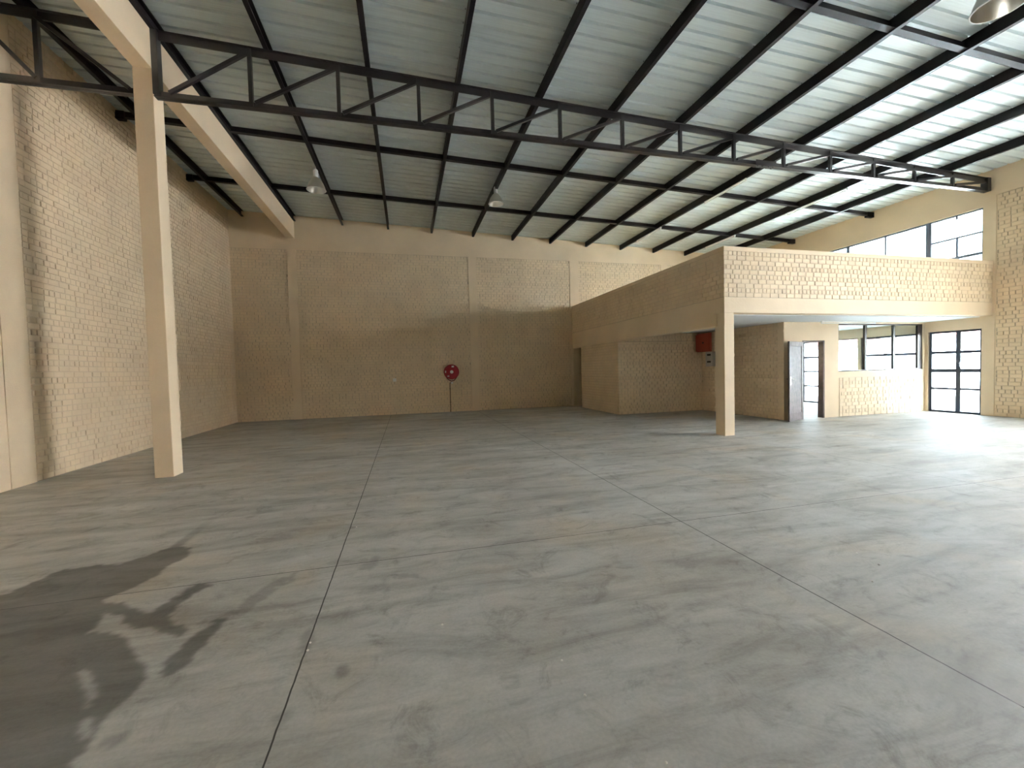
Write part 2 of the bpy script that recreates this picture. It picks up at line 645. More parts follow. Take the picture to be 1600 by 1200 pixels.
def make_floor():
    def axis(a, b, fa, fb, step):
        return np.unique(np.round(np.concatenate([np.linspace(a, fa, 14), np.arange(fa, fb, step), np.linspace(fb, b, 24)]), 4))
    xs = axis(XL - 0.05, XR + 0.05, -4.1, 0.45, 0.014)
    ys = axis(YF - 0.05, YB + 0.05, 1.15, 4.3, 0.014)
    X, Y = np.meshgrid(xs, ys)
    nx, ny = len(xs), len(ys)
    st = np.zeros(X.shape)
    # ragged edges: wander the sample position a little
    def wob(X, Y, s):
        return sum(np.sin(X * f * 1.3 + p) * np.cos(Y * f + q) * a for f, p, q, a in ((9, 1 + s, 2, .022), (21, 3, s, .014), (47, s, 1, .011), (90, 2, s, .008)))
    Xw, Yw = X + wob(X, Y, 0.3), Y + wob(X, Y, 2.1)
    for poly, a in STAIN:
        wp = [on_floor(*q) for q in poly]
        m = poly_mask(Xw, Yw, wp)
        st[m] = np.maximum(st[m], a)
    for poly in KEEP:
        wp = [on_floor(*q) for q in poly]
        st[poly_mask(Xw, Yw, wp)] *= 0.25
    # soften by one cell
    for _ in range(2):
        sm = st.copy()
        sm[1:-1, 1:-1] = (st[1:-1, 1:-1] * 4 + st[:-2, 1:-1] + st[2:, 1:-1] + st[1:-1, :-2] + st[1:-1, 2:]) / 8
        st = sm
    verts = np.stack([X, Y, np.zeros_like(X)], -1).reshape(-1, 3)
    i = np.arange(nx * ny).reshape(ny, nx)
    faces = np.stack([i[:-1, :-1], i[:-1, 1:], i[1:, 1:], i[1:, :-1]], -1).reshape(-1, 4)
    me = bpy.data.meshes.new('floor')
    me.vertices.add(len(verts))
    me.vertices.foreach_set('co', verts.ravel())
    me.loops.add(faces.size)
    me.loops.foreach_set('vertex_index', faces.ravel())
    me.polygons.add(len(faces))
    me.polygons.foreach_set('loop_start', np.arange(0, faces.size, 4))
    me.update(calc_edges=True)
    at = me.color_attributes.new('stain', 'FLOAT_COLOR', 'POINT')
    c = np.stack([st.ravel(), st.ravel(), st.ravel(), np.ones(st.size)], -1)
    at.data.foreach_set('color', c.ravel().astype(np.float32))
    o = bpy.data.objects.new('floor', me)
    COL.objects.link(o)
    me.materials.append(M_floor)
    struct(o)
    return o


make_floor()

# ------------------------------------------------------------------ roof sheeting (ceiling)
def make_roof():
    mb = MB()
    pitch = 0.2437
    y = YF - 0.3
    prof = []
    y0 = 5.617 - pitch * math.ceil((5.617 - y) / pitch)
    k = 0
    while y0 + k * pitch < YB + 0.35:
        c = y0 + k * pitch
        prof += [(c - 0.026, 0.0), (c - 0.017, 0.042), (c + 0.017, 0.042), (c + 0.026, 0.0)]
        k += 1
    xs = (XL - 0.25, XR + 0.25)
    i0 = len(mb.v)
    for x in xs:
        for (yy, zz) in prof:
            mb.v.append((x, yy, roof_z(x) + zz))
    n = len(prof)
    for j in range(n - 1):
        mb.f.append((i0 + j, i0 + j + 1, i0 + n + j + 1, i0 + n + j))
    o = mb.build('ceiling', M_roof)
    so = o.modifiers.new('sheet_thickness', 'SOLIDIFY')
    so.thickness = 0.002
    so.offset = 1
    struct(o)
    return o, y0, pitch


roof, RIB0, RIBP = make_roof()

# ------------------------------------------------------------------ outer walls
TH = 0.24
# left wall
mb = MB()
mb.box(XL - TH, XL, YF - TH, YB + TH, -0.05, roof_z(XL) + 0.02)
bricks(mb, (XL, 7.80, 0), (0, 1, 0), (1, 0, 0), YB - 7.80, 0.0, roof_z(XL) - 0.02, course=0.092, seed=3, face=0.013, fill=0.6)
mb.box(XL - 0.02, XL + 0.015, 7.375, 7.79, 0, roof_z(XL) - 0.02)
mb.box(XL - 0.02, XL + 0.013, YF, 7.362, 0, roof_z(XL) - 0.02)
struct(mb.build('wall_left', M_brick))

# back wall: brick bays between cast pilasters under a plastered band
PIL = ((-3.75, -3.47, 6.08), (2.33, 2.63, 5.70), (6.33, 6.70, 5.70), (10.4, 10.7, 5.70))
mb = MB()
prof = [(XL - 0.1, -0.05), (XR + 0.1, -0.05), (XR + 0.1, roof_z(XR) + 0.02), (XL - 0.1, roof_z(XL) + 0.02)]
mb.prism(prof, 'y', YB, YB + TH)
BW = MB()
edges = [XL, -3.75, -3.47, 2.33, 2.63, 6.33, 6.70, 10.4, 10.7, XR]
for k in range(0, len(edges), 2):
    a, b = edges[k] + 0.004, edges[k + 1] - 0.004
    bricks(mb, (a, YB, 0), (1, 0, 0), (0, -1, 0), b - a, 0.0, 5.70, course=0.0905, seed=10 + k, face=0.013, fill=0.3)
struct(mb.build('wall_back', M_brick))
mb = MB()
prof = [(XL, 5.70), (XR, 5.70), (XR, roof_z(XR) - 0.01), (XL, roof_z(XL) - 0.01)]
mb.prism(prof, 'y', YB - 0.017, YB + 0.02)
struct(mb.build('trim_1', M_plaster))
for k, (a, b, zt) in enumerate(PIL):
    struct(MB().box(a, b, YB - 0.036, YB + 0.03, 0, zt if k else 5.70).build('trim_%d' % (k + 2), M_plaster, bevel=0.004))

# right wall with gateway, glazed doors and high window
mb = MB()
RH = (GATE, DOORW, CLER, OFA, OFB, OFC)
solid_with_holes(mb, 'x', XR, XR + TH, YF - TH, YB + TH, -0.05, roof_z(XR) + 0.02, RH)
bricks(mb, (XR, 6.02, 0), (0, 1, 0), (-1, 0, 0), 1.24, 0.0, 5.55, course=0.098, length=0.222, seed=21, face=0.013)
struct(mb.build('wall_right', M_brick))
mb = MB()
solid_with_holes(mb, 'x', XR - 0.013, XR + 0.02, 7.28, 12.9, 0.0, roof_z(XR) - 0.01, (DOORW, CLER, OFA, OFB, OFC))
mb.box(XR - 0.013, XR + 0.02, YF, 7.28, 5.56, roof_z(XR) - 0.01)
mb.box(XR - 0.013, XR + 0.02, 12.9, YB, 2.9, roof_z(XR) - 0.01)
struct(mb.build('trim_6', M_plaster))

# wall behind the camera
mb = MB()
prof = [(XL - 0.1, -0.05), (XR + 0.1, -0.05), (XR + 0.1, roof_z(XR) + 0.02), (XL - 0.1, roof_z(XL) + 0.02)]
mb.prism(prof, 'y', YF - TH, YF)
struct(mb.build('wall_front', M_front))

# ------------------------------------------------------------------ mezzanine
T = 0.24
mb = MB()
mb.box(MX, XR - 0.001, MY, MY + T, 2.56, 2.885)                 # front edge beam
mb.box(MX, MX + T, MY + T, 11.82, 2.306, 2.885)               # side edge beam
mb.box(MX, MX + T, 11.82, YB - 0.012, 2.306, 2.885)
mb.box(MX + T, XR, MY + T, YB, 2.62, 2.80)                    # slab
mb.box(MX, XR - 0.001, MY, MY + T, 3.835, 3.93)                 # coping
mb.box(MX, MX + T, MY + T, YB - 0.012, 3.835, 3.93)
mb.box(MX + 0.010, XR - 0.001, MY + 0.010, MY + T - 0.01, 2.885, 3.835)
mb.box(MX + 0.010, MX + T - 0.01, MY + T - 0.01, YB - 0.012, 2.885, 3.835)
struct(mb.build('wall_mezzanine', M_plaster, bevel=0.006))
mb = MB()
bricks(mb, (MX, MY + 0.010, 0), (1, 0, 0), (0, -1, 0), XR - MX - 0.02, 2.885, 3.835, course=0.095, length=0.213, seed=31, face=0.013)
bricks(mb, (MX + 0.010, MY, 0), (0, 1, 0), (-1, 0, 0), YB - MY - 0.012, 2.885, 3.835, course=0.095, length=0.213, seed=32, face=0.013)
struct(mb.build('trim_7', M_brick))
struct(MB().box(MX + T, XR - 0.015, MY + T, 11.80, 2.545, 2.60).build('ceiling_mezzanine', M_white_ceiling))
struct(MB().box(9.6, XR - 0.015, 11.80, YB - 0.02, 2.545, 2.60).build('ceiling_office', M_white_ceiling))

# store room under the mezzanine
mb = MB()
solid_with_holes(mb, 'x', MX + 0.011, MX + 0.12, 11.831, YB - 0.013, 0.0, 2.306, ((14.68, YB - 0.05, -0.1, 2.27),))
bricks(mb, (MX + 0.011, 11.82, 0), (0, 1, 0), (-1, 0, 0), 14.66 - 11.82, 0.0, 2.28, course=0.091, seed=41)
mb.box(MX + 0.011, 9.45, 11.831, 11.94, 0.0, 2.60)
bricks(mb, (MX, 11.831, 0), (1, 0, 0), (0, -1, 0), 9.45 - MX, 0.0, 2.28, course=0.091, seed=42)
bricks(mb, (MX + T, 11.831, 0), (1, 0, 0), (0, -1, 0), 9.45 - MX - T, 2.28, 2.545, course=0.091, seed=43)
struct(mb.build('wall_store', M_brick))
# side wall of the office block, seen dark behind the column
mb = MB()
mb.box(9.461, 9.60, 8.76, YB - 0.013, 0.0, 2.60)
bricks(mb, (9.461, 8.75, 0), (0, 1, 0), (-1, 0, 0), 11.82 - 8.75, 0.0, 2.545, course=0.091, seed=44)
struct(mb.build('wall_side', M_brick))
# office front
OY = 8.75
DX0, DX1, DZ = 10.04, 10.78, 2.06
WX0, WX1, WZ0, WZ1 = 11.26, 14.36, 1.215, 2.50
mb = MB()
solid_with_holes(mb, 'y', OY, OY + 0.16, 9.45, XR - 0.014, 0.0, 2.545, ((DX0, DX1, -0.1, DZ), (WX0, WX1, WZ0, WZ1)))
struct(mb.build('wall_office', M_plaster))
mb = MB()
bricks(mb, (WX0 + 0.02, OY + 0.001, 0), (1, 0, 0), (0, -1, 0), WX1 - WX0 - 0.02, 0.0, 1.05, course=0.098, length=0.225, seed=51)
struct(mb.build('trim_8', M_brick))

# ------------------------------------------------------------------ concrete column, beam, mezzanine column
t = tag(MB().box(-3.745, -3.495, 7.40, 7.68, 0, 6.08).build('concrete_column', M_plaster, bevel=0.008, loc=(-3.62, 7.54, 0)),
        'tall slim beige concrete column at left rising to the long beam', 'column')
t = tag(MB().box(MX, MX + T, MY + 0.001, MY + 0.271, 0, 2.306).box(MX + 0.002, MX + T, MY + 0.001, MY + 0.20, 2.306, 2.56).build('concrete_column', M_plaster, bevel=0.006, loc=(MX + 0.12, MY + 0.13, 0)),
        'short beige column carrying the corner of the mezzanine', 'column')
t = tag(MB().box(-3.745, -3.495, YF, YB - 0.016, 6.08, 6.655).build('concrete_beam', M_plaster, bevel=0.008, loc=(-3.62, 7.4, 6.08)),
        'long beige concrete beam running from the back wall overhead', 'beam')

# ------------------------------------------------------------------ purlins
def channel(x_right, w, d, t, lip, z):
    """lipped C, web on the left, open to the right"""
    x0 = x_right - w
    return [(x0, z), (x_right, z), (x_right, z + lip), (x_right - t, z + lip), (x_right - t, z + t), (x0 + t, z + t),
            (x0 + t, z + d - t), (x_right - t, z + d - t), (x_right - t, z + d - lip), (x_right, z + d - lip), (x_right, z + d), (x0, z + d)]


PX = [-1.93 + 1.503 * k for k in range(-2, 11)]
PX[0] = -4.98
ORD = ['first', 'second', 'third', 'fourth', 'fifth', 'sixth', 'seventh', 'eighth', 'ninth', 'tenth', 'eleventh', 'twelfth', 'thirteenth']
PURLIN_D = 0.185
for k, x in enumerate(PX):
    zt = roof_z(x) - 0.003
    mb = MB()
    mb.prism(channel(x, 0.068, PURLIN_D, 0.004, 0.022, zt - PURLIN_D), 'y', YF, YB - 0.02 if k != 0 else YB - 0.02)
    o = mb.build('roof_purlin', M_steel, loc=(x, 7.0, zt - PURLIN_D))
    if k == 0:
        lab = 'dark steel roof purlin nearest the left wall, beyond the concrete beam'
    elif k == 1:
        lab = 'dark steel roof purlin running along the top of the concrete beam'
    elif k == len(PX) - 1:
        lab = 'dark steel roof purlin nearest the right wall with the high window'
    else:
        lab = 'dark steel roof purlin, %s one to the right of the concrete beam' % ORD[k - 2]
    tag(o, lab, 'purlin', 'roof purlins')


def pz(x):
    return roof_z(x) - 0.003 - PURLIN_D


# screws that fasten the sheets: one beside each rib at every purlin (part of the ceiling)
mb = MB()
for x in PX[3:]:
    k = 0
    while RIB0 + k * RIBP < YB - 0.1:
        y = RIB0 + k * RIBP
        if y > 0.5:
            xx = x - 0.085
            mb.box(xx - 0.006, xx + 0.006, y - 0.006, y + 0.006, roof_z(xx) - 0.012, roof_z(xx) + 0.004)
        k += 1
sc = mb.build('sheet_screw', M_chrome, parent=roof)
sc['kind'] = 'stuff'

# ------------------------------------------------------------------ rafters
for y, lab in ((4.69, 'dark steel rafter crossing the roof overhead, nearest the camera'),
               (10.15, 'dark steel rafter crossing the roof just behind the lattice truss'),
               (12.9, 'dark steel rafter crossing the roof closest to the back wall')):
    mb = MB()
    d, w = 0.125, 0.10
    x0, x1 = XL + 0.0, XR - 0.015
    for a in range(1):
        pr = [(y - w / 2, 0), (y + w / 2, 0), (y + w / 2, 0.008), (y + 0.004, 0.008), (y + 0.004, d), (y - 0.004, d), (y - 0.004, 0.008), (y - w / 2, 0.008)]
        i = len(mb.v)
        # sweep with the roof slope between the purlins, as cleated pieces
        cuts = [x0] + [p for p in PX if p > x0] + [x1]
        for q in range(len(cuts) - 1):
            a0 = cuts[q] + 0.002
            a1 = cuts[q + 1] - (0.070 if q < len(cuts) - 2 else 0.0)
            n = len(pr)
            i = len(mb.v)
            for xx in (a0, a1):
                for (yy, zz) in pr:
                    mb.v.append((xx, yy, pz(xx) + 0.018 + zz))
            for k in range(n):
                mb.f.append((i + k, i + (k + 1) % n, i + n + (k + 1) % n, i + n + k))
            mb.f.append(tuple(i + k for k in range(n))[::-1])
            mb.f.append(tuple(i + n + k for k in range(n)))
        # deeper seat on each wall
        for xa, xb in ((XL, XL + 0.16), (XR - 0.28, XR - 0.015)):
            zc = pz((xa + xb) / 2)
            mb.box(xa, xb, y - 0.05, y + 0.05, zc - 0.03, zc + 0.13)
    o = mb.build('roof_rafter', M_steel, loc=(4.5, y, 6.4))
    tag(o, lab, 'rafter', 'roof rafters')

# ------------------------------------------------------------------ trusses
TY = 7.45
ZB0, ZB1 = 5.685, 5.785


def chord_z(x):
    return pz(x) - 0.004


def truss(name, label, xa, xb, posts, diag, seat_l, seat_r):
    r = thing(name, label, 'truss', (xa, TY, ZB0))
    r['group'] = 'lattice roof trusses'
    mb = MB()
    # top chord: two angles back to back
    for (ya, yb) in ((TY - 0.055, TY - 0.004), (TY + 0.004, TY + 0.055)):
        inner = yb if ya < TY - 0.01 else ya
        for sx in (0,):
            i = len(mb.v)
            th = 0.007
            if inner == yb:
                pr = [(ya, 0), (yb, 0), (yb, -0.115), (yb - th, -0.115), (yb - th, -th), (ya, -th)]
            else:
                pr = [(ya, 0), (yb, 0), (yb, -th), (ya + th, -th), (ya + th, -0.115), (ya, -0.115)]
            n = len(pr)
            for xx in (xa, xb):
                for (yy, zz) in pr:
                    mb.v.append((xx, yy, chord_z(xx) + zz))
            for k in range(n):
                mb.f.append((i + k, i + (k + 1) % n, i + n + (k + 1) % n, i + n + k))
            mb.f.append(tuple(i + k for k in range(n))[::-1])
            mb.f.append(tuple(i + n + k for k in range(n)))
    mb.build('top_chord', M_truss, r)
    mb = MB()
    mb.box(xa, xb, TY - 0.055, TY - 0.003, ZB0, ZB0 + 0.007).box(xa, xb, TY + 0.003, TY + 0.055, ZB0, ZB0 + 0.007)
    mb.box(xa, xb, TY - 0.010, TY - 0.003, ZB0, ZB1).box(xa, xb, TY + 0.003, TY + 0.010, ZB0, ZB1)
    mb.build('bottom_chord', M_truss, r)
    for x in posts:
        MB().box(x - 0.028, x + 0.028, TY - 0.03, TY + 0.03, ZB0 + 0.008, chord_z(x) - 0.009).build('post', M_truss, r)
    for (a, b, za, zb) in diag:
        MB().bar((a, TY - 0.02, za), (b, TY - 0.02, zb), 0.05, 0.05).build('diagonal', M_truss, r)
    if seat_l:
        MB().box(xa - 0.005, xa + 0.075, TY - 0.06, TY + 0.06, ZB0 + 0.03, chord_z(xa) - 0.003).build('end_plate', M_truss, r)
    if seat_r:
        MB().box(xb - 0.12, xb, TY - 0.07, TY + 0.07, ZB0 + 0.0, chord_z(xb) + 0.0).build('end_plate', M_truss, r)
    return r


posts = [-2.21 + 1.283 * i for i in range(13)]
nodes = [-3.36] + posts + [14.38]
dg = []
for i in range(len(nodes) - 1):
    a, b = nodes[i], nodes[i + 1]
    dg.append((a + 0.06, b - 0.05, ZB1 - 0.02, chord_z(b) - 0.10))
tr = truss('roof_truss', 'long dark lattice truss spanning from the tall column to the right wall', -3.49, XR - 0.02, posts, dg, True, True)
# bolted splice on the lower chord
mb = MB().box(7.28, 7.80, TY - 0.060, TY - 0.056, ZB0 + 0.005, ZB1 + 0.004).box(7.28, 7.80, TY - 0.055, TY + 0.055, ZB0 - 0.006, ZB0 - 0.0005)
sp = mb.build('splice_plate', M_truss, tr)
for bx in (7.34, 7.46, 7.62, 7.74):
    for by in (TY - 0.03, TY + 0.03):
        MB().lathe([(0.0, 0.0), (0.011, 0.0), (0.011, 0.012), (0.0, 0.012)], (bx, by, ZB0 - 0.018), 'z', 6).build('bolt', M_black, sp)
# short truss between the column and the left wall
ldg = [(XL + 0.02, -4.90, chord_z(-5.4) - 0.35, ZB1 - 0.02), (-4.87, -3.80, chord_z(-4.9) - 0.10, ZB1 - 0.02)]
truss('roof_truss', 'short dark lattice truss between the left wall and the tall column', XL + 0.013, -3.75, [-4.88], ldg, False, False)

# ------------------------------------------------------------------ high-bay pendants
def lamp(x, y, zr, r, zhang, label, tilt=0.0):
    t = thing('pendant_lamp', label, 'lamp', (x, y, zr), 'high bay pendant lamps')
    k = r / 0.23
    p = [(r, 0.0), (r * 0.985, 0.03), (r * 0.90, 0.10 * k), (r * 0.74, 0.19 * k), (r * 0.50, 0.27 * k), (r * 0.28, 0.325 * k), (r * 0.25, 0.345 * k)]
    inner = [(a - 0.004, h - 0.001) for a, h in p][::-1]
    MB().lathe([(a, h) for a, h in p] + inner, (x, y, zr), 'z', 40).build('lamp_shade', M_alu, t, smooth=True)
    MB().lathe([(r + 0.006, -0.004), (r + 0.012, 0.004), (r + 0.006, 0.014), (r - 0.004, 0.008), (r - 0.004, -0.004), (r + 0.006, -0.004)], (x, y, zr), 'z', 40).build('rim', M_white, t, smooth=True)
    MB().lathe([(0.0, 0.33 * k), (0.062 * k, 0.33 * k), (0.062 * k, 0.50 * k), (0.045 * k, 0.53 * k), (0.0, 0.53 * k)], (x, y, zr), 'z', 24).build('gear_housing', M_white, t, smooth=True)
    MB().lathe([(0.02, 0.32 * k), (0.045, 0.20 * k), (0.055, 0.15 * k), (0.045, 0.11 * k), (0.0, 0.09 * k)], (x, y, zr), 'z', 20).build('bulb', M_tube, t, smooth=True)
    MB().tube([(x, y, zr + 0.52 * k), (x, y, zhang)], 0.008, 8).build('hanger', M_white, t)
    return t


lamp(-2.0, 11.25, 6.03, 0.215, pz(-2.0) + 0.002, 'spun metal high bay lamp hanging nearest the concrete beam')
lamp(2.53, 11.35, 6.05, 0.20, pz(2.53) + 0.002, 'spun metal high bay lamp hanging over the fire hose reel')
lamp(7.06, 3.56, 5.71, 0.24, pz(7.06) + 0.002, 'spun metal high bay lamp cut off by the top right corner')

# ------------------------------------------------------------------ fluorescent battens
def batten(x, ya, yb, z, label, along='y', tubes=1):
    t = thing('fluorescent_light', label, 'light', ((x if along == 'y' else (ya + yb) / 2), ((ya + yb) / 2 if along == 'y' else x), z), 'bare fluorescent battens')

    def bx(a0, a1, b0, b1, z0, z1):
        return MB().box(b0, b1, a0, a1, z0, z1) if along == 'y' else MB().box(a0, a1, b0, b1, z0, z1)
    bx(ya, yb, x - 0.022, x + 0.022, z - 0.030, z).build('batten_body', M_white, t, bevel=0.003)
    for e, s in ((ya, 1), (yb, -1)):
        a0, a1 = sorted((e, e + s * 0.025))
        bx(a0, a1, x - 0.016, x + 0.016, z - 0.075, z - 0.030).build('end_cap', M_white, t)
    p0 = (x, ya + 0.02, z - 0.058) if along == 'y' else (ya + 0.02, x, z - 0.058)
    p1 = (x, yb - 0.02, z - 0.058) if along == 'y' else (yb - 0.02, x, z - 0.058)
    MB().tube([p0, p1], 0.013, 12).build('fluorescent_tube', M_tube, t, smooth=True)
    return t


for x, ya, yb, lab in ((PX[9] + 0.0, 9.0, 10.52, 'white fluorescent batten under the purlin, left row, nearer the truss'),
                       (PX[9] + 0.0, 12.68, 14.2, 'white fluorescent batten under the purlin, left row, nearer the back wall'),
                       (PX[11] + 0.0, 8.75, 10.55, 'white fluorescent batten under the purlin, right row, nearer the truss'),
                       (PX[11] + 0.0, 12.68, 14.2, 'white fluorescent batten under the purlin, right row, nearer the back wall')):
    batten(x - 0.034, ya, yb, pz(x) - 0.001, lab)
batten(8.47, 10.33, 12.16, 2.543, 'white fluorescent batten on the mezzanine ceiling outside the office', along='x')

# ------------------------------------------------------------------ glazing
def pane(mb, axis, t, a0, a1, z0, z1):
    if axis == 'x':
        mb.box(t - 0.002, t + 0.002, a0, a1, z0, z1)
    else:
        mb.box(a0, a1, t - 0.002, t + 0.002, z0, z1)


def steel_window(name, axis, t, hole, vbars, hbars, w=0.035, frame_mat=M_frame, depth=0.04, label=None):
    a0, a1, z0, z1 = hole
    r = empty(name, (t, a0, max(z0, 0)) if axis == 'x' else (a0, t, max(z0, 0)))
    struct(r)
    z0 = max(z0, 0.0)

    def B(mb, p0, p1, q0, q1, dd=depth):
        if axis == 'x':
            mb.box(t - dd / 2, t + dd / 2, p0, p1, q0, q1)
        else:
            mb.box(p0, p1, t - dd / 2, t + dd / 2, q0, q1)
    f = MB()
    B(f, a0, a0 + w, z0, z1)
    B(f, a1 - w, a1, z0, z1)
    B(f, a0 + w, a1 - w, z0, z0 + w)
    B(f, a0 + w, a1 - w, z1 - w, z1)
    f.build('window_frame', frame_mat, r)
    for (a, wa, zz0, zz1) in vbars:
        m = MB()
        B(m, a - wa / 2, a + wa / 2, zz0, zz1, depth * 0.9)
        m.build('mullion', frame_mat, r)
    for (z, wz, aa0, aa1) in hbars:
        m = MB()
        B(m, aa0, aa1, z - wz / 2, z + wz / 2, depth * 0.8)
        m.build('transom', frame_mat, r)
    g = MB()
    pane(g, axis, t, a0 + w * 0.5, a1 - w * 0.5, z0 + w * 0.5, z1 - w * 0.5)
    g.build('glass', M_glass, r)
    return r


tx = XR + 0.06
# glazed double door beside the office (a door: named after the setting)
d = steel_window('door_1', 'x', tx, DOORW, [(8.03, 0.10, 0.03, 2.22)],
                 [(1.665, 0.075, 7.56, 8.64), (1.16, 0.095, 7.56, 8.64), (0.66, 0.06, 7.56, 8.64)], w=0.055)
MB().box(tx - 0.045, tx - 0.02, 7.985, 8.015, 1.27, 1.40).tube([(tx - 0.05, 8.0, 1.36), (tx - 0.09, 8.0, 1.36), (tx - 0.09, 8.0, 1.50)], 0.008, 8).build('door_handle', M_frame, d)
# high window, two units
A = (7.53, 8.69, 3.3, 5.34)
Bw = (8.73, 11.75, 3.3, 5.34)
wa = steel_window('window_1', 'x', tx, A, [(8.08, 0.045, 3.33, 4.73)], [(4.735, 0.045, 7.56, 8.65), (4.20, 0.07, 7.56, 8.65)], w=0.04, frame_mat=M_frame_pale)
MB().box(tx - 0.035, tx - 0.015, 8.06, 8.10, 5.22, 5.31).build('window_latch', M_frame, wa)
steel_window('window_2', 'x', tx, Bw, [(9.82, 0.05, 3.33, 5.31), (10.95, 0.09, 3.33, 5.31)], [(4.25, 0.045, 8.78, 11.72)], w=0.05, frame_mat=M_frame_pale)
struct(MB().box(XR + 0.035, XR + 0.085, 8.69, 8.73, 3.3, 5.34).build('trim_9', M_frame_pale))
# office outside glazing
steel_window('window_3', 'x', tx, OFA, [(9.82, 0.08, 1.03, 2.21)], [(1.655, 0.075, 8.98, 10.47)], w=0.07)
steel_window('window_4', 'x', tx, OFB, [], [], w=0.03)
steel_window('window_5', 'x', tx, OFC, [(11.97, 0.05, 0.03, 2.21)], [(1.66, 0.07, 11.88, 12.57), (1.14, 0.055, 11.88, 12.57), (0.61, 0.06, 11.88, 12.57)], w=0.05)
# office internal window
steel_window('window_6', 'y', OY + 0.05, (WX0, WX1, WZ0, WZ1), [(12.255, 0.07, WZ0 + 0.03, WZ1 - 0.03), (13.295, 0.07, WZ0 + 0.03, WZ1 - 0.03), (14.27, 0.14, WZ0 + 0.03, WZ1 - 0.03)], [], w=0.035, frame_mat=M_winwood, depth=0.06)

# office door: frame in the opening, panelled leaf swung open
dr = struct(empty('door_2', (DX0, OY, 0)))
mb = MB()
mb.box(DX0, DX0 + 0.04, OY + 0.01, OY + 0.13, 0, DZ).box(DX1 - 0.045, DX1, OY - 0.005, OY + 0.15, 0, DZ).box(DX0 + 0.04, DX1 - 0.045, OY + 0.01, OY + 0.13, DZ - 0.04, DZ)
mb.build('door_frame', M_wood, dr)
LW, LH, LT = 0.84, 2.02, 0.04
leaf = empty('door_leaf', (DX0 + 0.0, OY - 0.012, 0.008))
leaf.parent = dr
leaf.matrix_parent_inverse = Matrix.Translation(-dr.location)
ang = math.atan2(8.43 - (OY - 0.012), 9.24 - DX0)


def leaf_part(mb, name, mat, **kw):
    o = mb.build(name, mat, **kw)
    o.parent = leaf
    return o


mb = MB()
st = 0.11
mb.box(0, st, -LT / 2, LT / 2, 0, LH).box(LW - st, LW, -LT / 2, LT / 2, 0, LH).box(st, LW - st, -LT / 2, LT / 2, 0, 0.20)
mb.box(st, LW - st, -LT / 2, LT / 2, LH - 0.12, LH)
leaf_part(mb, 'stile_frame', M_wood, bevel=0.004)
leaf_part(MB().box(st, LW - st, -0.010, 0.010, 0.20, LH - 0.12), 'door_panel', M_wood)
mb = MB()
for s in (-1, 1):
    mb.box(LW - 0.085, LW - 0.035, s * LT / 2, s * (LT / 2 + 0.006), 0.93, 1.13)
    mb.tube([(LW - 0.06, s * (LT / 2), 1.08), (LW - 0.06, s * (LT / 2 + 0.045), 1.08), (LW - 0.18, s * (LT / 2 + 0.045), 1.08)], 0.010, 8)
leaf_part(mb, 'door_handle', M_chrome)
leaf.rotation_euler = (0, 0, ang)

# ------------------------------------------------------------------ things on the walls
# fire hose reel on the back wall
hx, hz = 1.585, 1.475
yb_ = YB - 0.024
t = thing('fire_hose_reel', 'red fire hose reel mounted on the back brick wall', 'hose reel', (hx, yb_, hz - 0.3))
MB().lathe([(0.0, -0.235), (0.20, -0.235), (0.235, -0.228), (0.262, -0.238), (0.272, -0.225), (0.262, -0.215), (0.0, -0.222)], (hx, yb_, hz), 'y', 48).build('drum_disc', M_red, t, smooth=True)
MB().lathe([(0.0, -0.075), (0.265, -0.075), (0.272, -0.062), (0.262, -0.055), (0.0, -0.06)], (hx, yb_, hz), 'y', 48).build('drum_disc', M_red, t, smooth=True)
mb = MB()
for j in range(5):
    yy = yb_ - 0.092 - j * 0.029
    mb.tube([(hx + 0.222 * math.cos(a), yy, hz + 0.222 * math.sin(a)) for a in np.linspace(0, 2 * PI, 41)], 0.0155, 8, cap=False)
mb.tube([(hx - 0.222, yb_ - 0.15, hz - 0.02), (hx - 0.20, yb_ - 0.16, hz - 0.16), (hx - 0.13, yb_ - 0.165, hz - 0.27), (hx - 0.02, yb_ - 0.165, hz - 0.335), (hx + 0.09, yb_ - 0.165, hz - 0.31), (hx + 0.17, yb_ - 0.16, hz - 0.22), (hx + 0.215, yb_ - 0.155, hz - 0.08)], 0.016, 10)
mb.build('hose', M_hose, t, smooth=True)
MB().lathe([(0.0, -0.262), (0.040, -0.262), (0.060, -0.255), (0.062, -0.236), (0.0, -0.234)], (hx, yb_, hz), 'y', 32).build('hub_cap', M_white, t, smooth=True)
MB().box(hx + 0.0, hx + 0.085, yb_ - 0.2385, yb_ - 0.235, hz + 0.165, hz + 0.225).build('sticker', M_white, t)
MB().box(hx - 0.235, hx - 0.20, yb_ - 0.2405, yb_ - 0.229, hz - 0.03, hz + 0.05).build('sticker', M_white, t)
MB().box(hx - 0.16, hx - 0.09, yb_ - 0.2385, yb_ - 0.235, hz - 0.175, hz - 0.13).build('sticker', M_grey_plastic, t)
MB().box(hx - 0.05, hx + 0.05, yb_ - 0.06, yb_, hz - 0.20, hz + 0.20).tube([(hx, yb_ - 0.02, hz), (hx, yb_ - 0.24, hz)], 0.03, 12).build('wall_bracket', M_red, t)
MB().tube([(hx - 0.02, yb_ - 0.10, hz - 0.40), (hx + 0.05, yb_ - 0.10, hz - 0.40)], 0.035, 14).tube([(hx + 0.015, yb_ - 0.10, hz - 0.40), (hx + 0.015, yb_ - 0.17, hz - 0.40)], 0.020, 12).build('valve', M_white, t, smooth=True)
mb = MB()
mb.tube([(hx - 0.055, yb_ - 0.03, 0.0), (hx - 0.055, yb_ - 0.03, hz - 0.42), (hx - 0.05, yb_ - 0.06, hz - 0.40), (hx - 0.02, yb_ - 0.10, hz - 0.40)], 0.017, 12)
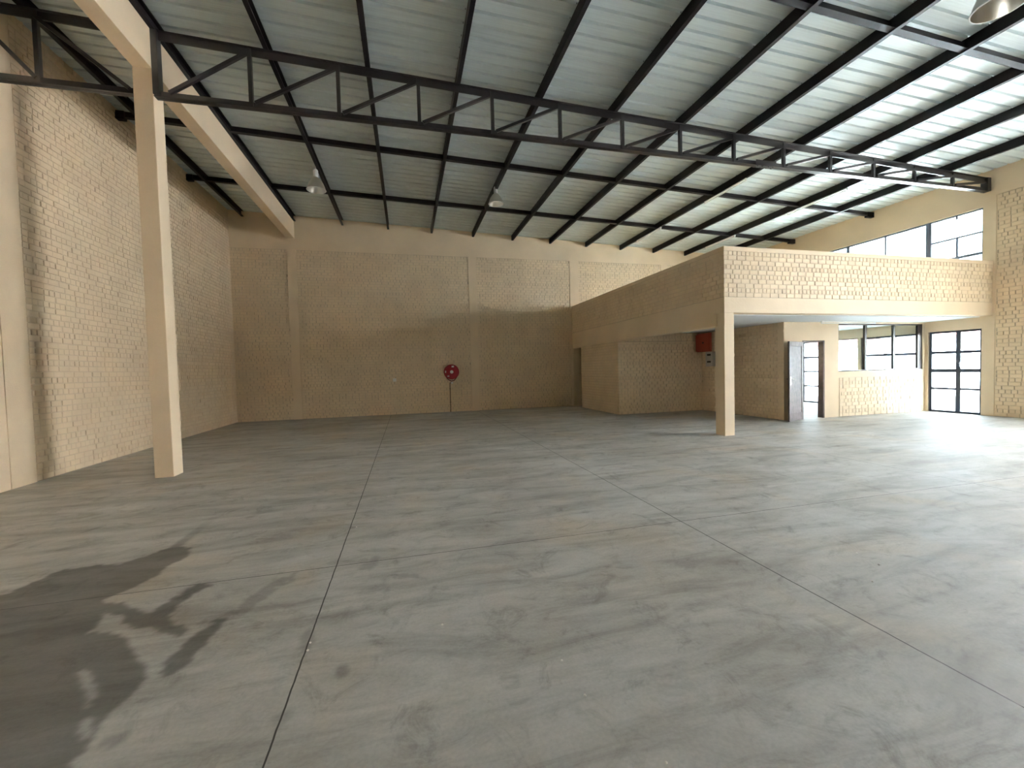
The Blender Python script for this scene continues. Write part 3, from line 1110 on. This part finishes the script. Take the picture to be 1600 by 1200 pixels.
mb.build('supply_pipe', M_pipe, t, smooth=True)
for zc in (0.35, 0.85):
    MB().box(hx - 0.085, hx - 0.025, yb_ - 0.05, yb_, zc, zc + 0.02).build('pipe_clip', M_pipe, t)

# socket
t = thing('wall_socket', 'small white socket plate on the back wall left of the hose reel', 'socket', (-0.425, yb_, 1.18))
MB().box(-0.485, -0.365, yb_ - 0.014, yb_, 1.18, 1.30).build('cover_plate', M_socket, t, bevel=0.003)
MB().box(-0.455, -0.395, yb_ - 0.018, yb_ - 0.014, 1.215, 1.265).build('socket_insert', M_white, t)

# distribution board and meters on the office block side wall
t = thing('distribution_board', 'orange red electrical distribution board under the mezzanine ceiling', 'electrical box', (9.27, 11.35, 1.9))
MB().box(9.11, 9.19, 11.06, 11.64, 1.905, 2.485).box(9.189, 9.45, 11.50, 11.80, 1.93, 2.46).build('enclosure', M_orange, t, bevel=0.006)
MB().box(9.098, 9.110, 11.085, 11.615, 1.93, 2.46).build('door_panel', M_orange, t, bevel=0.003)
MB().lathe([(0.0, 0.0), (0.026, 0.0), (0.026, -0.02), (0.0, -0.02)], (0, 0, 0), 'y', 16).build('lock', M_black, t)
lk = COL.objects['lock'] if 'lock' in COL.objects else bpy.data.objects['lock']
lk.data.transform(Matrix.Rotation(-PI / 2, 4, 'Z'))
lk.data.transform(Matrix.Translation((9.098, 11.33, 2.19)))
t = thing('meter_box', 'pale plastic meter box with two black windows below the orange board', 'meter', (9.40, 11.55, 1.43))
MB().box(9.33, 9.45, 11.20, 11.52, 1.44, 1.90).build('enclosure', M_grey_plastic, t, bevel=0.008)
for zc in (1.56, 1.78):
    MB().box(9.324, 9.332, 11.28, 11.44, zc, zc + 0.055).build('meter_window', M_black, t)
# conduit along the store wall
o = MB().tube([(MX + 0.03, 11.80, 2.25), (9.17, 11.80, 2.25)], 0.011, 8).build('cable_conduit', M_plaster, smooth=True, loc=(7.8, 11.8, 2.25))
tag(o, 'thin beige conduit running along the store wall to the orange board', 'conduit')

# little white chips of grit on the slab
WHERE = ('alone left of the frame centre line', 'right of the frame centre line, farther of two', 'right of the frame centre line, nearer of two',
         'beside the left saw cut, farther of two', 'beside the left saw cut, nearer of two', 'beside the left saw cut above the crossing joint',
         'close to the bottom edge of the frame', 'on the right slab, farthest from the camera', 'on the right slab, nearest the diagonal saw cut',
         'on the right slab, between two others')
for k, (x, y) in enumerate(((691, 977), (878, 1033), (914, 1088), (485, 1005), (481, 1017), (557, 824), (1041, 1193), (1339, 865), (1363, 909), (1373, 883))):
    X_, Y_ = on_floor(x, y)
    r = 0.006 + 0.002 * random.random()
    mb = MB()
    n = 7
    mb.lathe([(r * 0.6, 0.0), (r * 1.1, r * 0.5), (r * 0.7, r * 1.1), (0.0, r * 1.2)], (X_, Y_, 0.0), 'z', 6)
    o = mb.build('grit_chip', M_chip, loc=(X_, Y_, 0))
    tag(o, 'white grit chip on the floor, ' + WHERE[k], 'grit', 'white chips of grit on the floor')

# ------------------------------------------------------------------ outside
struct(MB().box(XR + TH, 60, -40, 60, -0.12, -0.02).build('ground', M_paving))
struct(MB().box(15.2, 26.5, -0.75, -0.25, -0.02, 6.8).build('wall_light_blocker', M_blocker))  # added out of view, blocks slanting daylight from the mezzanine front
t = thing('sun_bounce_block', 'added unseen white block bouncing sunlight in through the open gateway', 'building', (23.5, 3.5, 0))  # added out of view, throws sunlight through the gateway onto the left wall
MB().box(23.5, 26.4, -0.24, 8.6, -0.02, 7.2).build('facade', plain('white_bounce_surface', (0.80, 0.82, 0.84), 0.8), t)
t = thing('warehouse_building', 'long pale building seen across the yard through the glazed doors', 'building', (27, 12, 0))
MB().box(27, 33, -14, 34, -0.02, 2.55).build('facade', M_facade, t)
MB().box(26.85, 27.0, -14, 34, 2.42, 2.55).build('gutter', M_gutter, t)
mb = MB()
mb.prism([(26.9, 2.56), (33.2, 2.56), (30.0, 3.1)], 'y', -14.2, 34.2)
mb.build('roof', M_roofing, t)
